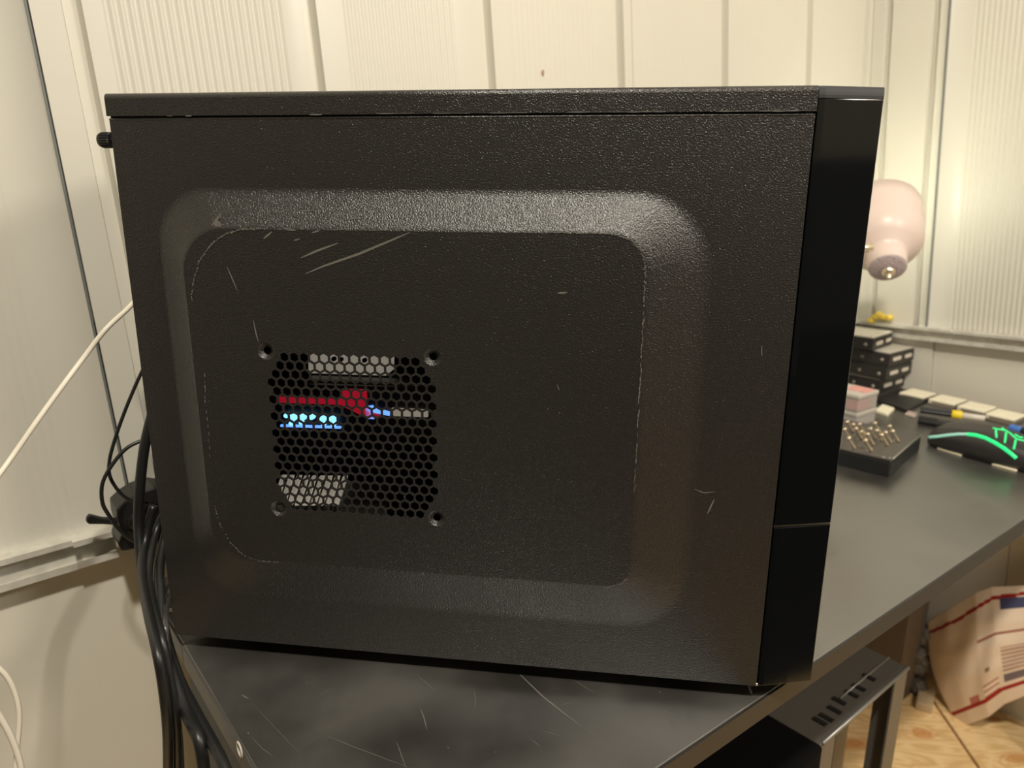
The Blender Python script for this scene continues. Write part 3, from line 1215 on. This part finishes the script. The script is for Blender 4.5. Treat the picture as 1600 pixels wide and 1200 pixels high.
for i, (u, v) in enumerate(tips):
    b = onz(u + 7, v + 15, .0100)
    tp = b + Vector((-.004, .003, .0135)) + (ROT @ Vector((-.0045, 0, 0)))
    bm = bmesh.new()
    d = (tp - b)
    lathe(bm, b, d, [(0, 0), (.0019, 0), (.0015, .002), (.0015, d.length - .003), (.0026, d.length - .002), (.0026, d.length), (.0012, d.length), (.0012, d.length - .002), (0, d.length - .002)], 12)
    tag(obj('pin', bm, M['brass']), 'small brass pin leaning among others on the flat black box', 'pin', 'brass pins on the flat black box')

# cream-lidded trays along the wall
RW = -HN
tr = [(1434, 613), (1481, 623), (1527, 634), (1572, 646)]
tl = ('cream-lidded square tray nearest the hard drives', 'second cream-lidded tray from the hard drives', 'third cream-lidded tray from the hard drives, behind the yellow-banded pen', 'cream-lidded tray farthest from the hard drives, at the right edge')
for (u, v), lab in zip(tr, tl):
    c = onz(u, v, ZD + .010)
    c.z = ZD
    t = thing('tray', c, lab, 'tray', 'cream-lidded trays along the wall')
    a, n = HA * .040, RW * .036
    bm = bmesh.new()
    obox(bm, c - a / 2 - n / 2, a, n, (0, 0, .006))
    under(obj('base', bm, M['creamside'], bevel=.0008), t)
    bm = bmesh.new()
    obox(bm, c - a * .52 - n * .52 + Vector((0, 0, .006)), a * 1.04, n * 1.04, (0, 0, .0035))
    under(obj('lid', bm, M['cream'], bevel=.001), t)
    bm = bmesh.new()
    obox(bm, c - a * .56 - n * .50 + Vector((0, 0, .003)), a * .05, n * .12, (0, 0, .005))
    under(obj('latch', bm, M['clearw']), t)
# tiny extras
def smallbox(name, pts4, z, h, m, label, cat, bevel=.001):
    P = [onz(u, v, z + h) for u, v in pts4]
    bm = bmesh.new()
    prism(bm, P, (0, 0, -h))
    return tag(obj(name, bm, m, bevel=bevel), label, cat)


smallbox('card_case', ((1367, 640), (1379, 631), (1398, 637), (1387, 647)), ZD, .005, M['cream'], 'small cream card case lying between the clear boxes and the flat black box', 'case')
smallbox('pad', ((1366, 622), (1405, 607), (1452, 622), (1418, 640)), ZD, .006, M['black'], 'low black pad lying in front of the hard drives', 'pad')
smallbox('memory_card', ((1413, 646), (1420, 641), (1434, 645), (1430, 651)), ZD, .003, mat('pinkish_grey', (.45, .36, .32), .5), 'tiny pinkish grey card left of the black pens', 'card')


def rod(name, p0, p1, segs, label, cat):
    t = thing(name, (p0 + p1) / 2, label, cat)
    d = (p1 - p0)
    L = d.length
    for nm, a, b, r, m, fl_ in segs:
        bm = bmesh.new()
        lathe(bm, p0, d, [(0, a * L), (r * .92, a * L), (r, a * L + .001), (r, b * L - .001), (r * .92, b * L), (0, b * L)], 20, fl_)
        under(obj(nm, bm, m), t)
    return t


zr = ZD + .0105
rod('pen', onz(1438, 640, zr), onz(1540, 654, zr), (('ribbed_grip', 0, .49, .0052, M['black'], .14), ('band', .49, .65, .0060, M['yellow'], 0), ('clear_tip', .65, .99, .0042, M['clearw'], 0)),
    'black ribbed pen with a yellow band and milky tip, lying on the trays side', 'pen')
zr = ZD + .006
rod('pen', onz(1435, 655, zr), onz(1512, 668, zr), (('cap', 0, .40, .0058, M['black'], .10), ('barrel', .40, .99, .0052, mat('charcoal_plastic', (.04, .038, .036), .35), 0)),
    'plain charcoal pen lying between the yellow-banded pen and the mouse', 'pen')
rod('marker', onz(1578, 668, ZD + .006), onz(1612, 677, ZD + .006), (('barrel', 0, .55, .0052, M['blue'], 0), ('end', .55, .99, .0054, M['black'], 0)),
    'stubby blue marker with a black end behind the mouse', 'marker')

# ---- mouse
m0 = onz(1452, 704, ZD)
m1 = onz(1594, 744, ZD)
md_ = (m1 - m0).normalized()
mn = Vector((-md_.y, md_.x, 0))
if mn.dot(ray(1500, 700)) < 0:
    mn = -mn
ML, MW, MH = .150, .066, .036
mo = m0 - md_ * .012 + mn * .006
mouse = thing('mouse', mo + md_ * ML / 2 + mn * MW / 2, 'black gaming mouse with a glowing green side strip and emblem', 'mouse')


def msurf(t, ph, off=0):
    """t 0 nose .. 1 rear; ph 0 near bottom .. 1 far bottom"""
    wv = MW * (.80 + .20 * math.sin(PI * min(1, t * 1.1)) - .10 * math.sin(PI * t) ** 4 * 0)
    if t > .86:
        wv *= math.sqrt(max(0.0, 1 - ((t - .86) / .15) ** 2)) * .7 + .3
    if t < .06:
        wv *= .86 + .14 * t / .06
    h = MH * (.46 + .54 * math.sin(PI * min(1, (t * .82 + .14))) ** 1.0)
    if t > .84:
        h *= 1 - .55 * ((t - .84) / .16) ** 2
    if t < .05:
        h *= .72 + .28 * t / .05
    a = PI * ph
    x = -math.copysign(abs(math.cos(a)) ** .62, math.cos(a)) * wv / 2
    z = abs(math.sin(a)) ** .58 * h
    # sides tuck under
    if z < h * .45:
        x *= .84 + .16 * (z / (h * .45))
    p = mo + md_ * (t * ML) + mn * (MW / 2 + x) + Vector((0, 0, ZD * 0 + z + .0012))
    return p


bm = bmesh.new()
NT, NP = 30, 28
g = [[bm.verts.new(msurf(i / NT, j / NP)) for j in range(NP + 1)] for i in range(NT + 1)]
for i in range(NT):
    for j in range(NP):
        bm.faces.new((g[i][j], g[i + 1][j], g[i + 1][j + 1], g[i][j + 1])).smooth = True
bm.faces.new(g[0])
bm.faces.new(g[-1][::-1])
for i in range(NT):
    bm.faces.new((g[i][0], g[i][NP], g[i + 1][NP], g[i + 1][0]))
bmesh.ops.recalc_face_normals(bm, faces=bm.faces)
bvh = BVHTree.FromBMesh(bm)
under(obj('shell', bm, M['mouse']), mouse)


def onmouse(u, v, lift=.0004):
    r = ray(u, v).normalized()
    h, nn, _, _ = bvh.ray_cast(CAM, r)
    if h is None:
        return None
    return h - r * lift


def surf_tube(name, pl, r, m, k=5, lift=.0002):
    pts = []
    fine = []
    for a, b in zip(pl, pl[1:]):
        for i in range(k):
            fine.append((a[0] + (b[0] - a[0]) * i / k, a[1] + (b[1] - a[1]) * i / k))
    fine.append(pl[-1])
    for u, v in fine:
        h = onmouse(u, v, lift)
        if h:
            pts.append(h)
    if len(pts) > 1:
        bm = bmesh.new()
        tube(bm, pts, r, 8, spline=False)
        return under(obj(name, bm, m), mouse)


surf_tube('light_strip', [(1452, 683), (1465, 682), (1480, 680), (1497, 678.5), (1512, 678.5)], .0019, M['teal'])
surf_tube('light_strip', [(1512, 678.5), (1525, 680), (1540, 684.5), (1555, 692), (1568, 700), (1580, 709), (1588, 716)], .0023, M['green'])
surf_tube('light_strip', [(1515, 658.5), (1530, 660), (1547, 661)], .0012, M['teal'])
surf_tube('thumb_button', [(1503, 659.5), (1514, 659.5)], .0014, M['padm'])
surf_tube('thumb_button', [(1462, 664), (1477, 661)], .0012, M['hole'])
for q in ([(1551, 669), (1560, 671), (1570, 672), (1578, 677), (1588, 686), (1600, 689), (1612, 692)], [(1556, 672), (1557, 684)], [(1572, 676), (1570, 692)],
          [(1587, 688), (1584, 702)], [(1566, 668), (1568, 673)], [(1586, 679), (1592, 683), (1598, 684)]):
    surf_tube('emblem', q, .0011, M['green'])
for a, b in (((1465, 700), (1503, 712)), ((1550, 725), (1588, 736))):
    p, q = onz(*a, ZD + .001), onz(*b, ZD + .001)
    bm = bmesh.new()
    d = q - p
    dn = Vector((-d.y, d.x, 0)).normalized()
    if dn.dot(mn) < 0:
        dn = -dn
    obox(bm, p - dn * .001 - Vector((0, 0, .0010)), d, dn * .014, (0, 0, .0026))
    under(obj('glide_pad', bm, M['padm'], bevel=.0006), mouse)

# yellow scrap on the rail
bm = bmesh.new()
for u, v, r in ((1361, 501, .0065), (1368, 495, .0065), (1374, 492, .007), (1381, 496, .006), (1389, 496, .007)):
    c = onright(u, v, D2 - .012)
    bmesh.ops.create_icosphere(bm, subdivisions=2, radius=r, matrix=Matrix.Translation(c) @ Matrix.Diagonal((1, 1, .8, 1)))
for vtx in bm.verts:
    vtx.co += Vector((random.uniform(-1, 1), random.uniform(-1, 1), random.uniform(-1, 1))) * .0008
tag(obj('foam_scrap', bm, M['yfoam'], smooth=True), 'crumpled yellow scrap resting on the right wall rail', 'scrap')

# ================================================================ UNDER THE DESK
# grey steel stand
ZR = -.20
r1, r2, r3, r4 = onz(1356, 1009, ZR), onz(1419, 1042, ZR), onz(1285, 1161, ZR), onz(1215, 1120, ZR)
ea = (r3 - r2)
eb = (r1 - r2)
eb = eb - ea.normalized() * eb.dot(ea.normalized())
st = thing('steel_stand', (r2.x, r2.y, ZF), 'grey steel stand with a slotted top under the right side of the desk', 'stand')
bm = bmesh.new()
obox(bm, r2 - Vector((0, 0, .003)), ea * 1.035, eb * 1.25, (0, 0, .003))
under(obj('top_plate', bm, M['rackm'], bevel=.001), st)
bm = bmesh.new()
tube(bm, [r2 + Vector((0, 0, -.001)), r2 + ea * 1.0 + Vector((0, 0, -.001))], .0022, 8, spline=False)
under(obj('folded_edge', bm, M['racke']), st)
bm = bmesh.new()
tube(bm, [r2 + eb * .45 + Vector((0, 0, .0006)), r2 + eb * .45 + ea * .6 + Vector((0, 0, .0006))], .0012, 8, spline=False)
under(obj('seam', bm, M['racke']), st)
for u, v in ((1357, 1059), (1341, 1075), (1330, 1085), (1310, 1096), (1303, 1110), (1290, 1122), (1280, 1128)):
    c = onz(u, v, ZR + .0004)
    bm = bmesh.new()
    obox(bm, c - ea.normalized() * .004 - eb.normalized() * .007, ea.normalized() * .006, eb.normalized() * .014, (0, 0, .0008))
    under(obj('slot', bm, M['inside']), st)
for k_ in (0, .86):
    for side in (0, 1.15):
        bm = bmesh.new()
        o = r2 + ea * k_ + eb * side + Vector((0, 0, -.003))
        ln = ea.normalized()
        bn = eb.normalized()
        h = o.z - ZF
        o2 = o - Vector((0, 0, h))
        w = .030
        # L-section leg
        sec = [Vector((0, 0, 0)), ln * .002 * 1, ln * .002 + bn * (w - .002), ln * w * 1 + bn * (w - .002), ln * w + bn * w, bn * w]
        sec = [Vector((0, 0, 0)), ln * w, ln * w + bn * .002, ln * .002 + bn * .002, ln * .002 + bn * w, bn * w]
        prism(bm, [o2 + s for s in sec], (0, 0, h))
        under(obj('leg', bm, M['rackm']), st)
# black box next to it
q1, q2 = onz(1180, 1102, -.190), onz(1288, 1165, -.190)
ed = (q1 - q2)
ev = Vector((ed.y, -ed.x, 0)).normalized()
if ev.dot(ray(1200, 1150)) > 0:
    ev = -ev
bm = bmesh.new()
obox(bm, Vector((q2.x, q2.y, ZF)), ed * 1.0, ev * .24, (0, 0, -.190 - ZF))
cb = obj('case_shell', bm, mat('matte_black', (.003, .003, .003), .9, spec=.1), bevel=.004)
bb = thing('cabinet', (q2.x, q2.y, ZF), 'matte black cabinet standing under the desk beside the grey steel stand', 'cabinet')
under(cb, bb)
# envelope with red stripes
def envmat():
    m = bpy.data.materials.new('padded_envelope_print')
    m.use_nodes = True
    nt = m.node_tree
    b = nt.nodes['Principled BSDF']
    b.inputs['Roughness'].default_value = .55
    at = nt.nodes.new('ShaderNodeVertexColor')
    at.layer_name = 'print'
    nt.links.new(at.outputs['Color'], b.inputs['Base Color'])
    return m


ED = 1.16
cols = [  # (top px, bottom px) columns
    (0.0, (1450, 972), (1500, 1137), 0), (.18, (1480, 952), (1519, 1130), -.010), (.40, (1524, 926), (1545, 1120), -.016), (.58, (1550, 917), (1570, 1100), -.012),
    (.75, (1600, 915), (1605, 1086), 0), (1.0, (1690, 925), (1690, 1105), .01)]
leftbow = lambda v: -math.sin(PI * v) * 16


def interp(x, key):
    for a, b in zip(cols, cols[1:]):
        if a[0] <= x <= b[0]:
            t = (x - a[0]) / (b[0] - a[0])
            return key(a) * (1 - t) + key(b) * t
    return key(cols[-1])


bm = bmesh.new()
cl_ = bm.loops.layers.color.new('print')
NU, NV = 120, 90
front, back = [], []
for i in range(NU + 1):
    u = i / NU
    tx, ty = interp(u, lambda c: c[1][0]), interp(u, lambda c: c[1][1])
    bx_, by_ = interp(u, lambda c: c[2][0]), interp(u, lambda c: c[2][1])
    dd = interp(u, lambda c: c[3])
    rf, rb_ = [], []
    for j in range(NV + 1):
        v = j / NV
        x = tx * (1 - v) + bx_ * v + leftbow(v) * (1 - u) ** 2
        y = ty * (1 - v) + by_ * v
        puff = math.sin(PI * min(1, max(0, u)) ** .8) * math.sin(PI * v)
        wr_ = .0015 * math.sin(u * 23 + v * 9) + .001 * math.sin(v * 31 - u * 7)
        d = D2 - .045 + dd * .6 - .020 * puff + wr_ * puff - .03 * v
        rf.append(bm.verts.new(onright(x, y, d)))
        rb_.append(bm.verts.new(onright(x, y, D2 - .040 + dd * .6 - .03 * v)))
    front.append(rf)
    back.append(rb_)


def envcol(u, v):
    base = (.90, .82, .73)
    red = (.62, .07, .05)
    if abs(v - .105 - .03 * math.sin(u * 6)) < .016 or abs(v - .875) < .018:
        return red
    if u > .62 and .10 < v < .20 and u < .85:
        return (.26, .27, .40)
    if u > .40 and abs(v - .40) < .008:
        return (.62, .38, .32)
    if .60 < u and .52 < v < .75 and int(v * 60) % 2:
        return (.70, .57, .50)
    if .60 < u and .76 < v < .82:
        return (.45, .40, .42)
    if .40 < u < .56 and .76 < v < .86 and int(v * 60) % 3 == 0:
        return (.66, .28, .24)
    if .24 < u < .34 and .80 < v < .88:
        return (.74, .45, .40)
    if .44 < u < .48 and .63 < v < .67:
        return (.55, .45, .38)
    return base


for i in range(NU):
    for j in range(NV):
        f = bm.faces.new((front[i][j], front[i + 1][j], front[i + 1][j + 1], front[i][j + 1]))
        f.smooth = True
        c = envcol((i + .5) / NU, (j + .5) / NV)
        for l in f.loops:
            l[cl_] = (*c, 1)
        f = bm.faces.new((back[i][j], back[i][j + 1], back[i + 1][j + 1], back[i + 1][j]))
        for l in f.loops:
            l[cl_] = (.9, .82, .73, 1)


def strip(a, b):
    for k in range(len(a) - 1):
        f = bm.faces.new((a[k], a[k + 1], b[k + 1], b[k]))
        for l in f.loops:
            l[cl_] = (.9, .82, .73, 1)


strip(front[0], back[0])
strip(front[-1], back[-1])
strip([r[0] for r in front], [r[0] for r in back])
strip([r[-1] for r in front], [r[-1] for r in back])
en = obj('envelope', bm, envmat())
tag(en, 'white padded mailing envelope with red border stripes leaning at the wall below the desk', 'envelope')

# clutter between stand and envelope
def rb(name, u, v, z, sx, sy, sz, m, label, cat, ang=0, bevel=.002):
    c = onz(u, v, z)
    a = Matrix.Rotation(math.radians(ang), 3, 'Z') @ HA
    n = Vector((-a.y, a.x, 0))
    bm = bmesh.new()
    obox(bm, c - a * sx / 2 - n * sy / 2, a * sx, n * sy, (0, 0, sz))
    return tag(obj(name, bm, m, bevel=bevel), label, cat)


rb('wood_offcut', 1445, 1098, ZF, .055, .025, .014, M['cardb'], 'small tan offcut on the plywood floor left of the envelope', 'offcut', 20)
rb('wood_block', 1375, 1075, ZF, .05, .08, .20, M['wood'], 'brown wooden block standing behind the grey steel stand', 'block', 0)
rb('post', 1418, 1075, ZF, .018, .018, .30, M['rackm'], 'thin grey post rising to the desk behind the stand', 'post', 0)
bm = bmesh.new()
for k in range(9):
    c = onz(1434 + random.uniform(-10, 8), 1078 + random.uniform(-8, 4), ZF) + Vector((0, 0, .012 + .012 * k))
    bmesh.ops.create_icosphere(bm, subdivisions=2, radius=random.uniform(.012, .018), matrix=Matrix.Translation(c))
for vtx in bm.verts:
    vtx.co += Vector((random.uniform(-1, 1), random.uniform(-1, 1), random.uniform(-1, 1))) * .002
tag(obj('rag', bm, M['grime'], smooth=True), 'crumpled grey rag heaped between the post and the envelope', 'rag')
